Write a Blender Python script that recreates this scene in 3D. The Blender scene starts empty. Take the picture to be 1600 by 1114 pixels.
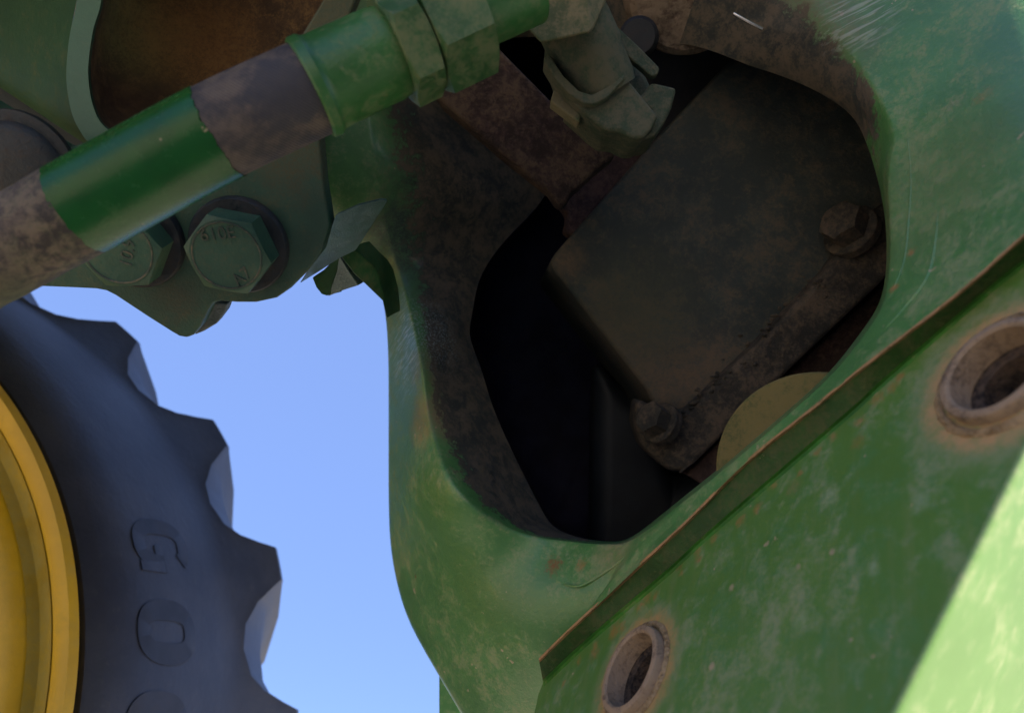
import bpy, bmesh, math, random
import numpy as np
from mathutils import Vector, Matrix
random.seed(4)
S = bpy.context.scene
COL = S.collection

# ------------------------------------------------------------------ camera
PITCH = math.radians(36)
CAM = Vector((0.0, 0.0, 0.60))
RV = Vector((1, 0, 0))
FV = Vector((0, math.cos(PITCH), math.sin(PITCH)))
UV = Vector((0, -math.sin(PITCH), math.cos(PITCH)))
FPX = 1600 * 26 / 36
cd = bpy.data.cameras.new('camera')
cam = bpy.data.objects.new('camera', cd)
COL.objects.link(cam)
cam.location = CAM
cam.rotation_euler = (math.pi / 2 + PITCH, 0, 0)
cd.lens = 26; cd.sensor_width = 36; cd.sensor_fit = 'HORIZONTAL'
cd.clip_start = 0.01; cd.clip_end = 3000
cd.dof.use_dof = True; cd.dof.focus_distance = 0.40; cd.dof.aperture_fstop = 9.0
S.camera = cam

# ------------------------------------------------------------------ sky and sun
def C2W(r, u, f):
    return RV * r + UV * u + FV * f
SUN = C2W(0.68, 0.70, -0.20).normalized()
elev = math.asin(SUN.z)
az = math.atan2(SUN.x, SUN.y)
W = bpy.data.worlds.new('World'); S.world = W; W.use_nodes = True
wn = W.node_tree.nodes; wl = W.node_tree.links
sky = wn.new('ShaderNodeTexSky'); sky.sky_type = 'NISHITA'; sky.sun_disc = False
sky.sun_elevation = elev; sky.sun_rotation = az
sky.air_density = 1.0; sky.dust_density = 0.0; sky.ozone_density = 5.0; sky.altitude = 1500
bg = wn['Background']; bg.inputs['Strength'].default_value = 0.078
mixc = wn.new('ShaderNodeMix'); mixc.data_type = 'RGBA'; mixc.inputs[0].default_value = 0.82
wl.new(sky.outputs[0], mixc.inputs[6]); mixc.inputs[7].default_value = (0.95, 1.48, 3.20, 1)
wl.new(mixc.outputs[2], bg.inputs[0])
sd = bpy.data.lights.new('sun', 'SUN'); so = bpy.data.objects.new('sun', sd); COL.objects.link(so)
sd.energy = 5.0; sd.angle = math.radians(0.5); sd.color = (1.0, 0.95, 0.86)
so.rotation_euler = SUN.to_track_quat('Z', 'Y').to_euler()
so.location = SUN * 20
S.view_settings.view_transform = 'Standard'; S.view_settings.look = 'None'
S.view_settings.gamma = 1.0; S.view_settings.use_curve_mapping = False
S.view_settings.exposure = 1.98

# ------------------------------------------------------------------ geometry helpers
def P(x, y, d):
    """point on the tractor seen at photo position x, y and d metres ahead of the camera"""
    return CAM + C2W((x - 800) / FPX * d, -(y - 557) / FPX * d, d)
class Plane:
    def __init__(s, n, x, y, d):
        s.n = Vector(n).normalized(); s.c = s.n.dot(Vector(((x-800)/FPX*d, -(y-557)/FPX*d, d)))
        s.nw = C2W(*s.n)
    def depth(s, x, y):
        return s.c / s.n.dot(Vector(((x-800)/FPX, -(y-557)/FPX, 1)))
    def at(s, x, y, off=0.0):
        c = s.c + off
        d = c / s.n.dot(Vector(((x-800)/FPX, -(y-557)/FPX, 1)))
        return P(x, y, d)

def thing(name, loc, label, cat, group=None):
    o = bpy.data.objects.new(name, None); COL.objects.link(o); o.location = loc
    o.empty_display_size = 0.02
    o['label'] = label; o['category'] = cat
    if group: o['group'] = group
    return o
def tag(o, label, cat, group=None):
    o['label'] = label; o['category'] = cat
    if group: o['group'] = group
    return o
def wloc(o):
    v = Vector((0, 0, 0))
    while o is not None:
        v += o.location; o = o.parent
    return v
def mesh(name, verts, faces, mat, parent=None, smooth=True, bevel=0, seg=2, sub=0, angle=35, origin=None):
    base = wloc(parent) if parent is not None else Vector((0, 0, 0))
    if origin is None:
        origin = Vector((0, 0, 0))
        for v in verts: origin = origin + Vector(v)
        origin = origin / len(verts)
    me = bpy.data.meshes.new(name)
    me.from_pydata([tuple(Vector(v) - origin) for v in verts], [], faces)
    me.validate(); me.update()
    bm = bmesh.new(); bm.from_mesh(me); bmesh.ops.recalc_face_normals(bm, faces=bm.faces); bm.to_mesh(me); bm.free()
    o = bpy.data.objects.new(name, me); COL.objects.link(o)
    if parent is not None: o.parent = parent
    o.location = origin - base
    if mat is not None: me.materials.append(mat)
    if smooth:
        for p in me.polygons: p.use_smooth = True
        if not sub:
            try: me.set_sharp_from_angle(angle=math.radians(angle))
            except Exception: pass
    if bevel:
        b = o.modifiers.new('bevel', 'BEVEL'); b.width = bevel; b.segments = seg; b.limit_method = 'ANGLE'
        b.angle_limit = math.radians(28); b.harden_normals = True
    if sub:
        m = o.modifiers.new('sub', 'SUBSURF'); m.levels = sub; m.render_levels = sub
    return o
def prism(name, front, back_vec, mat, parent=None, bevel=0.0015, seg=2, shrink=0.0, **k):
    """solid from an outline of 3D points, thickness along back_vec"""
    n = len(front); bv = Vector(back_vec)
    c = sum((Vector(p) for p in front), Vector((0, 0, 0))) / n
    v = [Vector(p) for p in front] + [Vector(p) + bv + (c - Vector(p)) * shrink for p in front]
    f = [list(range(n)), list(range(2*n-1, n-1, -1))]
    for i in range(n):
        j = (i + 1) % n
        f.append([i, j, n + j, n + i])
    return mesh(name, v, f, mat, parent, bevel=bevel, seg=seg, **k)
def smooth_poly(pts, n=4):
    """closed Catmull-Rom through picture points"""
    out = []; m = len(pts)
    for i in range(m):
        p0, p1, p2, p3 = (np.array(pts[(i + k) % m], float) for k in (-1, 0, 1, 2))
        for j in range(n):
            t = j / n
            out.append(tuple(0.5*((2*p1)+(-p0+p2)*t+(2*p0-5*p1+4*p2-p3)*t*t+(-p0+3*p1-3*p2+p3)*t**3)))
    return out
def frame(d):
    d = Vector(d).normalized()
    a = Vector((0, 0, 1)) if abs(d.z) < 0.9 else Vector((1, 0, 0))
    x = d.cross(a).normalized(); y = d.cross(x).normalized()
    return x, y, d
def lathe(name, p0, axis, prof, mat, parent=None, seg=48, rot=0.0, cap0=True, cap1=True, ref=None, jitter=0.0, **k):
    """prof = [(distance along axis, radius)]"""
    x, y, d = frame(axis)
    if ref is not None:
        x = (Vector(ref) - d * Vector(ref).dot(d)).normalized(); y = d.cross(x)
    v = []; f = []
    for (t, r) in prof:
        for i in range(seg):
            a = 2*math.pi*i/seg + rot
            rr = r * (1 + random.uniform(-jitter, jitter))
            v.append(p0 + d*t + (x*math.cos(a) + y*math.sin(a))*rr)
    for k2 in range(len(prof)-1):
        for i in range(seg):
            j = (i+1) % seg
            f.append([k2*seg+i, k2*seg+j, (k2+1)*seg+j, (k2+1)*seg+i])
    if cap0: f.append(list(range(seg)))
    if cap1: f.append(list(range((len(prof)-1)*seg, len(prof)*seg)))
    return mesh(name, v, f, mat, parent, **k)
def tube(name, pts, rad, mat, parent=None, seg=40, caps=True, wob=0.0, **k):
    pts = [Vector(p) for p in pts]; v = []; f = []
    x = None
    for i, p in enumerate(pts):
        d = (pts[min(i+1, len(pts)-1)] - pts[max(i-1, 0)]).normalized()
        if x is None: x, _, _ = frame(d)
        x = (x - d*x.dot(d)).normalized(); y = d.cross(x)
        r = rad[i] if isinstance(rad, (list, tuple)) else rad
        for s in range(seg):
            a = 2*math.pi*s/seg
            v.append(p + (x*math.cos(a)+y*math.sin(a))*(r*(1+wob*math.sin(3*a+i*.7)*math.sin(i*1.3))))
    for i in range(len(pts)-1):
        for s in range(seg):
            j = (s+1) % seg
            f.append([i*seg+s, i*seg+j, (i+1)*seg+j, (i+1)*seg+s])
    if caps: f += [list(range(seg)), list(range((len(pts)-1)*seg, len(pts)*seg))]
    return mesh(name, v, f, mat, parent, **k)
def spline(pts, n=8):
    out = []; m = len(pts); A = [np.array(p, float) for p in pts]
    for i in range(m-1):
        p0 = A[max(i-1, 0)]; p1 = A[i]; p2 = A[i+1]; p3 = A[min(i+2, m-1)]
        for j in range(n):
            t = j/n
            out.append(0.5*((2*p1)+(-p0+p2)*t+(2*p0-5*p1+4*p2-p3)*t*t+(-p0+3*p1-3*p2+p3)*t**3))
    out.append(A[-1]); return out
def hex_solid(name, p0, axis, length, R, ref, mat, parent=None, chamfer=0.10, rot=0.0, bevel=0.0007, both=False):
    """hexagonal prism with a turned chamfer at its far end (both ends if asked)"""
    x, y, d = frame(axis)
    x = (Vector(ref) - d*Vector(ref).dot(d)).normalized(); y = d.cross(x)
    bm = bmesh.new()
    N = 48; AF = R*math.cos(math.pi/6)
    def rad(a):
        a = (a + math.pi/6) % (math.pi/3) - math.pi/6     # angle from nearest corner
        return AF / math.cos(math.pi/6 - abs(a))
    rc = AF*0.97
    rings = []
    def ring(fr, fz):
        return [bm.verts.new(p0 + d*fz(i) + (x*math.cos(2*math.pi*i/N+rot)+y*math.sin(2*math.pi*i/N+rot))*fr(i)) for i in range(N)]
    ra = [rad(2*math.pi*i/N) for i in range(N)]
    dz = lambda i: (ra[i]-rc)*0.42
    if both:
        rings.append(ring(lambda i: rc, lambda i: 0.0)); rings.append(ring(lambda i: ra[i], lambda i: dz(i)))
    else:
        rings.append(ring(lambda i: ra[i], lambda i: 0.0))
    rings.append(ring(lambda i: ra[i], lambda i: length-dz(i)))
    rings.append(ring(lambda i: rc, lambda i: length))
    for a, b in zip(rings, rings[1:]):
        for i in range(N):
            j = (i+1) % N
            bm.faces.new([a[i], a[j], b[j], b[i]])
    bm.faces.new(rings[0]); bm.faces.new(rings[-1])
    vs = [v.co.copy() for v in bm.verts]; bm.verts.index_update()
    fs = [[v.index for v in f.verts] for f in bm.faces]; bm.free()
    o = mesh(name, vs, fs, mat, parent, angle=20)
    return o
def text_mesh(name, body, size, depth, org, xd, yd, mat, parent):
    cu = bpy.data.curves.new(name, 'FONT'); cu.body = body; cu.size = size; cu.extrude = depth
    cu.align_x = 'CENTER'; cu.align_y = 'CENTER'
    t = bpy.data.objects.new(name, cu); COL.objects.link(t)
    bpy.context.view_layer.update()
    me = bpy.data.meshes.new_from_object(t.evaluated_get(bpy.context.evaluated_depsgraph_get()))
    vs = [v.co.copy() for v in me.vertices]; fs = [list(p.vertices) for p in me.polygons]
    bpy.data.objects.remove(t); bpy.data.meshes.remove(me); bpy.data.curves.remove(cu)
    xd = Vector(xd).normalized(); yd = (Vector(yd)-xd*Vector(yd).dot(xd)).normalized(); zd = xd.cross(yd)
    return mesh(name, [org + xd*v.x + yd*v.y + zd*v.z for v in vs], fs, mat, parent, smooth=False)

# ------------------------------------------------------------------ materials
class NT:
    def __init__(s, name):
        s.m = bpy.data.materials.new(name); s.m.use_nodes = True
        s.t = s.m.node_tree; s.b = s.t.nodes['Principled BSDF']
        s.geo = s.t.nodes.new('ShaderNodeNewGeometry'); s.pos = s.geo.outputs['Position']
    def n(s, k, **kw):
        x = s.t.nodes.new(k)
        for a, b in kw.items(): setattr(x, a, b)
        return x
    def l(s, a, b): s.t.links.new(a, b)
    def noise(s, scale, detail=6, rough=0.6, vec=None, dist=0.0):
        x = s.n('ShaderNodeTexNoise'); x.inputs['Scale'].default_value = scale
        x.inputs['Detail'].default_value = detail; x.inputs['Roughness'].default_value = rough
        x.inputs['Distortion'].default_value = dist
        s.l(vec if vec is not None else s.pos, x.inputs['Vector']); return x.outputs['Fac']
    def ramp(s, v, a, b, lo=0.0, hi=1.0):
        x = s.n('ShaderNodeMapRange'); x.interpolation_type = 'SMOOTHSTEP'
        for nm, q in (('From Min', a), ('From Max', b), ('To Min', lo), ('To Max', hi)): x.inputs[nm].default_value = q
        s.l(v, x.inputs['Value']); return x.outputs[0]
    def mul(s, a, b, op='MULTIPLY'):
        x = s.n('ShaderNodeMath', operation=op)
        for i, q in enumerate((a, b)):
            if hasattr(q, 'links') or hasattr(q, 'is_linked'): s.l(q, x.inputs[i])
            else: x.inputs[i].default_value = q
        return x.outputs[0]
    def mix(s, f, a, b):
        x = s.n('ShaderNodeMix', data_type='RGBA')
        for i, q in ((0, f), (6, a), (7, b)):
            if hasattr(q, 'is_linked'): s.l(q, x.inputs[i])
            elif i == 0: x.inputs[0].default_value = q
            else: x.inputs[i].default_value = (*q[:3], 1)
        return x.outputs[2]
    def stretch(s, xdir, sx, sy=1.0):
        """position with fine detail squeezed along every direction except xdir"""
        xd = Vector(xdir).normalized()
        dp = s.n('ShaderNodeVectorMath', operation='DOT_PRODUCT'); dp.inputs[1].default_value = xd; s.l(s.pos, dp.inputs[0])
        sc = s.n('ShaderNodeVectorMath', operation='SCALE'); sc.inputs[0].default_value = xd; s.l(s.mul(dp.outputs['Value'], 1-sx), sc.inputs['Scale'])
        sb = s.n('ShaderNodeVectorMath', operation='SUBTRACT'); s.l(s.pos, sb.inputs[0]); s.l(sc.outputs[0], sb.inputs[1])
        return sb.outputs[0]
DUST = (0.30, 0.215, 0.12); DUST2 = (0.40, 0.31, 0.20); RUST = (0.22, 0.07, 0.025); RUSTL = (0.36, 0.15, 0.05)
def paint(name, base, dust=DUST, amt=0.5, scale=22, fine=260, rough=0.36, bump=0.25, spots=(), scratch=(), dark=0.55, spec=0.5,
          chips=0.0, coat=0.0, streak=None, attr=None, metallic=0.0, bumpscale=420, dustrough=0.85, alt=None):
    t = NT(name)
    big = t.noise(scale, 8, 0.62)
    mid = t.noise(scale*4.3, 8, 0.65, dist=0.4)
    fn = t.noise(fine, 6, 0.7)
    c = t.mix(t.ramp(big, 0.35, 0.68), tuple(b*dark for b in base), base)
    if alt is not None: c = t.mix(t.ramp(mid, 0.42, 0.66, 0, 0.8), c, alt)
    sm = t.mul(t.mul(mid, 0.52), t.mul(big, 0.48), 'ADD')
    sp2 = t.noise(fine*2.6, 3, 0.6)
    grain = t.mul(t.mul(fn, 0.62), t.mul(sp2, 0.38), 'ADD')
    sm = t.mul(sm, t.mul(grain, 0.60), 'ADD')
    lo = 1.02 - 0.42*amt
    fac = t.ramp(sm, lo-0.09, lo+0.13, 0, min(1.0, 0.35+amt*0.7))
    gmask = t.ramp(grain, 0.36, 0.60, 0.45, 1.0)
    c = t.mix(fac, c, dust)
    if chips:
        ch = t.noise(scale*7.1, 3, 0.5)
        c = t.mix(t.ramp(ch, 0.73-0.05*chips, 0.76-0.05*chips, 0, 0.75), c, DUST2)
        ch2 = t.noise(scale*2.7, 10, 0.75, dist=1.2)
        c = t.mix(t.ramp(ch2, 0.60, 0.72, 0, 0.55*chips), c, tuple(0.5*a+0.5*b for a, b in zip(base, DUST2)))
    if streak is not None:
        d, sc, st = streak
        sv = t.stretch(d, 0.10)
        sn = t.noise(sc, 5, 0.6, vec=sv)
        c = t.mix(t.ramp(sn, 0.50, 0.72, 0, st), c, DUST2)
    rf = t.mul(fac, dustrough-rough); rf = t.mul(rf, rough, 'ADD')
    wob = t.noise(160, 5, 0.65); wob2 = t.noise(430, 6, 0.7)
    for sp in spots:
        p, r0, r1, col, st = sp[:5]
        k = sp[5] if len(sp) > 5 else 1.0
        dd = t.n('ShaderNodeVectorMath', operation='DISTANCE'); dd.inputs[1].default_value = p; t.l(t.pos, dd.inputs[0])
        dist = t.mul(dd.outputs['Value'], t.mul(t.mul(wob2 if r1 < .012 else wob, -0.5, 'ADD'), (r1)*k*(1.8 if r1 < .012 else 1)), 'ADD')
        f = t.mul(t.ramp(dist, r0, r1, st, 0.0), gmask)
        c = t.mix(f, c, col)
        rf = t.mul(rf, t.mul(f, 0.3), 'ADD')
    if attr is not None:
        an, ca, cb = attr
        at_ = t.n('ShaderNodeAttribute'); at_.attribute_name = an
        q_ = t.mul(at_.outputs['Fac'], t.mul(t.mul(mid, -0.5, 'ADD'), 1.1), 'ADD')
        q_ = t.mul(q_, t.mul(t.mul(fn, -0.5, 'ADD'), 0.7), 'ADD')
        f_ = t.ramp(q_, .36, .58)
        dc = t.mix(t.ramp(t.mul(mid, t.mul(grain, 0.8), 'ADD'), .74, 1.06), ca, cb)
        c = t.mix(f_, c, dc); rf = t.mul(rf, t.mul(f_, 0.4), 'ADD')
    hgt = t.mul(t.mul(t.noise(bumpscale, 6, 0.65), t.mul(mid, 0.5), 'ADD'), t.mul(fac, 0.35), 'ADD')
    for (p, r0, r1, d, sc, st, col) in scratch:
        dd = t.n('ShaderNodeVectorMath', operation='DISTANCE'); dd.inputs[1].default_value = p; t.l(t.pos, dd.inputs[0])
        m = t.ramp(t.mul(dd.outputs['Value'], t.mul(t.mul(wob, -0.5, 'ADD'), r1*0.5), 'ADD'), r0, r1, 1.0, 0.0)
        sv = t.stretch(d, 0.07)
        ln = t.ramp(t.noise(sc, 3, 0.55, vec=sv), 0.50, 0.63)
        f = t.mul(m, ln)
        c = t.mix(t.mul(f, st), c, col)
        hgt = t.mul(hgt, t.mul(f, 0.8), 'ADD')
    bp = t.n('ShaderNodeBump'); bp.inputs['Strength'].default_value = bump; bp.inputs['Distance'].default_value = 0.0012
    t.l(hgt, bp.inputs['Height']); t.l(bp.outputs[0], t.b.inputs['Normal'])
    t.l(c, t.b.inputs['Base Color']); t.l(rf, t.b.inputs['Roughness'])
    t.b.inputs['Specular IOR Level'].default_value = spec
    t.b.inputs['Metallic'].default_value = metallic
    if coat:
        t.b.inputs['Coat Weight'].default_value = coat; t.b.inputs['Coat Roughness'].default_value = 0.12
    return t.m

GREEN = (0.040, 0.150, 0.030)
DGREEN = (0.030, 0.085, 0.040)

# ------------------------------------------------------------------ setting
g = 400.0
gm = paint('dry_soil', (0.42, 0.34, 0.24), dust=(0.50, 0.42, 0.31), amt=0.6, scale=1.5, fine=40, rough=0.9, bump=0.6, bumpscale=30, dark=0.8)
go = mesh('ground', [(-g, -g, 0), (g, -g, 0), (g, g, 0), (-g, g, 0)], [[0, 1, 2, 3]], gm, smooth=False)
go['kind'] = 'structure'

# ------------------------------------------------------------------ the frame casting with its large opening
NP = (-0.832, 0.535, -0.14)                       # the machined side plate
PLATE = Plane(NP, 990, 1045, 0.33)
FACE_OFF = 0.0115
fp = lambda x, y: (PLATE.c + FACE_OFF) / PLATE.n.dot(Vector(((x-800)/FPX, -(y-557)/FPX, 1)))
ctrl = [(1388, 420, fp(1388, 420)), (1600, 350, fp(1600, 350)), (1760, 240, fp(1760, 240)), (1480, 300, fp(1480, 300)+.002), (1600, 0, .325),
        (1900, 80, .28), (1900, -200, .33), (1400, 110, .372), (1450, 0, .372), (1300, 20, .400), (1300, -200, .42), (1100, -250, .44), (1100, -80, .43), (880, -150, .46),
        (600, -100, .46), (480, 120, .455), (578, 180, .475), (500, 320, .46), (600, 320, .48),
        (985, 850, fp(985, 850)), (1130, 730, fp(1130, 730)), (1014, 868, fp(1014, 868)), (930, 850, .400), (860, 850, .422), (842, 1030, fp(842, 1030)), (900, 980, fp(900, 980)),
        (1260, 645, fp(1260, 645)), (1356, 568, fp(1356, 568)), (1502, 454, fp(1502, 454)), (1307, 577, fp(1307, 577)),
        (760, 900, .424), (640, 975, .500), (607, 830, .535), (720, 1114, .435), (800, 1080, .408), (870, 1200, .44), (900, 1080, .425), (862, 1075, .420),
        (680, 690, .440), (605, 600, .540), (660, 560, .455), (601, 405, .520), (700, 850, .437), (640, 760, .452), (690, 1060, .470), (650, 830, .462), (645, 600, .474)]
cx = np.array([[a/500., b/500.] for a, b, _ in ctrl]); cz = np.array([c for *_, c in ctrl])
def U_(r2): return np.where(r2 > 0, r2*np.log(r2+1e-12), 0)
K = U_(((cx[:, None]-cx[None])**2).sum(-1)) + np.eye(len(cx))*2e-3
Pm = np.c_[np.ones(len(cx)), cx]
A = np.block([[K, Pm], [Pm.T, np.zeros((3, 3))]])
sol = np.linalg.solve(A, np.r_[cz, 0, 0, 0])
def tps(x, y):
    q = np.array([x/500., y/500.]); r2 = ((cx-q)**2).sum(-1)
    return float(U_(r2)@sol[:-3] + sol[-3] + sol[-2]*q[0] + sol[-1]*q[1])
# inner edge (x, y, depth) | crest of the lip | outer edge
ST = [((1386, 430, .36), (1390, 432), (1502, 454)),
      ((1386, 340, .37), (1391, 340), (1600, 368)),
      ((1367, 262, .385), (1385, 262), (1760, 243)),
      ((1353, 220, .395), (1403, 226), (1900, 150)),
      ((1335, 180, .405), (1396, 188), (1900, 20)),
      ((1290, 150, .418), (1367, 128), (1900, -180)),
      ((1250, 130, .428), (1341, 86), (1700, -260)),
      ((1205, 113, .438), (1313, 50), (1500, -260)),
      ((1160, 100, .446), (1280, 6), (1380, -260)),
      ((1100, 73, .456), (1230, -50), (1260, -260)),
      ((1040, 65, .466), (1130, -90), (1140, -260)),
      ((980, 62, .48), (1000, -100), (1000, -260)),
      ((900, 60, .50), (880, -100), (860, -260)),
      ((780, 55, .53), (740, -80), (700, -260)),
      ((670, 90, .56), (620, -20), (540, -200)),
      ((700, 150, .57), (577, 120), (470, 60)),
      ((800, 222, .575), (582, 215), (480, 200)),
      ((882, 290, .575), (600, 300), (462, 330)),
      ((800, 360, .56), (612, 385), (545, 386)),
      ((745, 430, .545), (635, 455), (591, 425)),
      ((740, 488, .53), (650, 520), (603, 490)),
      ((729, 525, .52), (660, 575), (607, 550)),
      ((752, 570, .51), (665, 630), (607, 630)),
      ((766, 630, .50), (675, 682), (607, 720)),
      ((800, 705, .49), (692, 730), (607, 790)),
      ((830, 765, .48), (722, 778), (609, 850)),
      ((850, 803, .47), (768, 815), (618, 905)),
      ((862, 823, .462), (820, 838), (637, 975)),
      ((892, 837, .452), (882, 845), (690, 1060)),
      ((930, 845, .445), (930, 850), (790, 1240)),
      ((957, 846, .437), (957, 850), (930, 1240)),
      ((983, 846, .43), (984, 851), (842, 1030)),
      ((1050, 790, .41), (1053, 794), (925, 955)),
      ((1130, 727, .385), (1133, 731), (1014, 868)),
      ((1200, 667, .37), (1203, 671), (1090, 797)),
      ((1265, 612, .36), (1268, 615), (1167, 718)),
      ((1305, 573, .355), (1309, 577), (1260, 645)),
      ((1354, 508, .352), (1358, 511), (1356, 567)),
      ((1375, 476, .352), (1379, 479), (1430, 510))]
n = len(ST); loops = []
cen = np.array([1060., 480.])
def expand(p, k): q = cen + (np.array(p[:2])-cen)*k; return q
loops.append([P(*(cen+(np.array(s[0][:2])-cen)*0.9), 0.86) for s in ST])
loops.append([P(*expand(s[0], 1.03), 0.84) for s in ST])
loops.append([P(*expand(s[0], 1.02), s[0][2]+0.05) for s in ST])
loops.append([P(*expand(s[0], 1.004), s[0][2]+0.006) for s in ST])
loops.append([P(*s[0]) for s in ST])
for k in (0.25, 0.5, 0.75, 0.92):
    lp = []
    for s in ST:
        a = np.array(s[0][:2]); b = np.array(s[1]); q = a+(b-a)*k
        d1 = tps(*s[1]); d = s[0][2] + (d1 - s[0][2])*(0.75*k + 0.25*math.sin(k*math.pi/2))
        lp.append(P(*q, d))
    loops.append(lp)
for k in (0.0, 0.04, 0.2, 0.45, 0.7, 0.94, 1.0):
    lp = []
    for s in ST:
        a = np.array(s[1], float); b = np.array(s[2], float); q = a+(b-a)*k
        lp.append(P(*q, tps(*q) + (0.0012 if k == 0 else 0)))
    loops.append(lp)
def back(i, s):
    step = 30 < i or i < 3
    return 0.010 if step else 0.03
loops.append([P(*(np.array(s[2])), tps(*s[2]) + back(i, s)*.25) for i, s in enumerate(ST)])
loops.append([P(*(np.array(s[2])), tps(*s[2]) + back(i, s)) for i, s in enumerate(ST)])
verts = [v for lp in loops for v in lp]; faces = []
for k in range(len(loops)-1):
    for i in range(n):
        j = (i+1) % n
        faces.append([k*n+i, k*n+j, (k+1)*n+j, (k+1)*n+i])
cavity_faces = [f for f in faces if f[2] < 5*n] + [list(range(n))]
rim_faces = [f for f in faces if f[0] >= 4*n]
frame_t = thing('frame_casting', P(840, 1000, .42), 'green painted cast frame with a large oval opening, scraped and dusty round its lip', 'tractor frame')
at = lambda x, y: P(x, y, tps(x, y))
sd_arm = at(670, 520) - at(620, 600)
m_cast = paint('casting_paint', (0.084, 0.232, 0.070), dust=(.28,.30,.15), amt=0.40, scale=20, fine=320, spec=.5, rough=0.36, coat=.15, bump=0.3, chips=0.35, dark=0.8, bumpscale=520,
   spots=[(P(868, 886, tps(868, 886)), .002, .0075, RUST, .85, 1.2), (at(910, 884), .001, .005, RUSTL, .6, 1.2), (at(848, 932), .001, .0050, DUST2, .7, .4),
          (P(1230, 90, .425), .030, .065, (.125, .095, .060), .62, .9), (P(1120, 40, .43), .030, .06, (.125, .092, .066), .62, .9),
          (P(703, 655, .468), .010, .034, (.26, .15, .085), .9, .8), (P(690, 575, .475), .006, .026, (.22, .135, .085), .85, .8), (P(730, 560, .50), .004, .040, (.09, .06, .05), .8, .6), (P(800, 760, .475), .006, .030, (.13, .088, .062), .8, .8),
          (P(720, 330, .55), .05, .115, (.022, .020, .024), .95, .3), (P(620, 370, .49), .01, .03, (.03, .05, .055), .7, .5),  # wide near-black spot: dirt with the recess's shade painted in
          (at(1450, 300), .015, .06, (.14, .17, .06), .5, .5), (at(1490, 165), .001, .007, DUST2, .35, 2.0), (at(1540, 150), .001, .006, RUSTL, .3, 2.0),
          (at(800, 1085), .004, .012, (.06, .045, .035), .8, .6), (at(650, 900), .0003, .002, RUST, .9, .5), (at(960, 860), .004, .022, DUST, .45, .8),  # first spot paints the shadow beside the side plate's edge
          (at(1425, 395), .0004, .003, RUSTL, .8, 1.), (at(1397, 450), .0004, .003, RUSTL, .8, 1.)],
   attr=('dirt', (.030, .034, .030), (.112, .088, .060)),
   scratch=[(at(632, 540), .012, .045, sd_arm, 900, .55, (.42, .50, .48)), (at(1345, 30), .006, .028, at(1400, 10)-at(1330, 45), 480, .38, (.50, .52, .46))])  # second patch: scraped paint, its pale colour also standing for sunlight
m_cav = paint('cavity_haze', (0.036, 0.042, 0.12), dust=(.06, .05, .09), amt=.3, scale=30, rough=.7, bump=.2)  # navy colour puts sky glare over deep shade into the walls
def sub_mesh(name, fs, mat, par, **k):
    idx = sorted({i for f in fs for i in f}); mp = {a: b for b, a in enumerate(idx)}
    return mesh(name, [verts[i] for i in idx], [[mp[i] for i in f] for f in fs], mat, par, **k)
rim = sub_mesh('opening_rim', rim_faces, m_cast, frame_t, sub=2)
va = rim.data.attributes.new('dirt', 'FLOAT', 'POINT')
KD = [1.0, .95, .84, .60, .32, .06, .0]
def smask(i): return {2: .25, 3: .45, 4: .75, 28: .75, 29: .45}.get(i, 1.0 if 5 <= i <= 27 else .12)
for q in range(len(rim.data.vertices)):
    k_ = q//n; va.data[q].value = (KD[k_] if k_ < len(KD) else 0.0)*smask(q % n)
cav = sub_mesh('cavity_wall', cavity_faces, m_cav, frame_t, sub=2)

# edge of the raised face: dusty arris, dark step, bright fillet down to the plate
UP = [(800, 1070), (842, 1030), (891, 982), (961, 918), (1014, 868), (1075, 812), (1167, 720), (1260, 645), (1356, 567), (1502, 454), (1600, 368), (1760, 243)]
LO = [(806, 1098), (848, 1062), (905, 1008), (976, 946), (1046, 886), (1113, 824), (1234, 720), (1327, 640), (1390, 583), (1548, 447), (1602, 404), (1770, 272)]
def arc_resample(pts, m):
    q = np.array(spline(pts, 6)); s = np.r_[0, np.cumsum(np.hypot(*np.diff(q, axis=0).T))]
    u = np.linspace(0, s[-1], m); return np.c_[np.interp(u, s, q[:, 0]), np.interp(u, s, q[:, 1])]
up = arc_resample(UP[1:], 60); lo = arc_resample(LO[1:], 60)
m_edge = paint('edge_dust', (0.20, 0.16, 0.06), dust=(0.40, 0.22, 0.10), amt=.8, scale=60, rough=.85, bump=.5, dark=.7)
m_step = paint('step_shade_paint', (0.030, 0.088, 0.018), dust=(.085, .088, .036), amt=.50, scale=30, rough=.6, spec=.25, bump=.4, chips=.15, dark=.6)  # darker green carries the shade of a face turned from the light
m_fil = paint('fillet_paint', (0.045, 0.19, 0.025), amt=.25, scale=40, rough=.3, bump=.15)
def strip(name, rows, mat, par):
    m_ = len(rows[0]); v = [p for r in rows for p in r]; f = []
    for k in range(len(rows)-1):
        for i in range(m_-1): f.append([k*m_+i, k*m_+i+1, (k+1)*m_+i+1, (k+1)*m_+i])
    return mesh(name, v, f, mat, par)
nrm = PLATE.nw
dirw = [(Vector((*(lo[i]-up[i]), 0))).normalized() for i in range(60)]
r0 = [P(*(up[i]-np.array(dirw[i][:2])*2.0), tps(*up[i])-.0006) for i in range(60)]
r1 = [P(*(up[i]+np.array(dirw[i][:2])*(1.5+1.2*math.sin(i*1.7)*math.sin(i*.61))), tps(*up[i])-.0014) for i in range(60)]
r2 = [P(*(up[i]+np.array(dirw[i][:2])*5), tps(*up[i])+.0006) for i in range(60)]
r3 = [PLATE.at(*lo[i], 0.0022) for i in range(60)]
r4 = [PLATE.at(*(lo[i]+np.array(dirw[i][:2])*5), 0.0006) for i in range(60)]
r5 = [PLATE.at(*(lo[i]+np.array(dirw[i][:2])*13), -0.0003) for i in range(60)]
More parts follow.
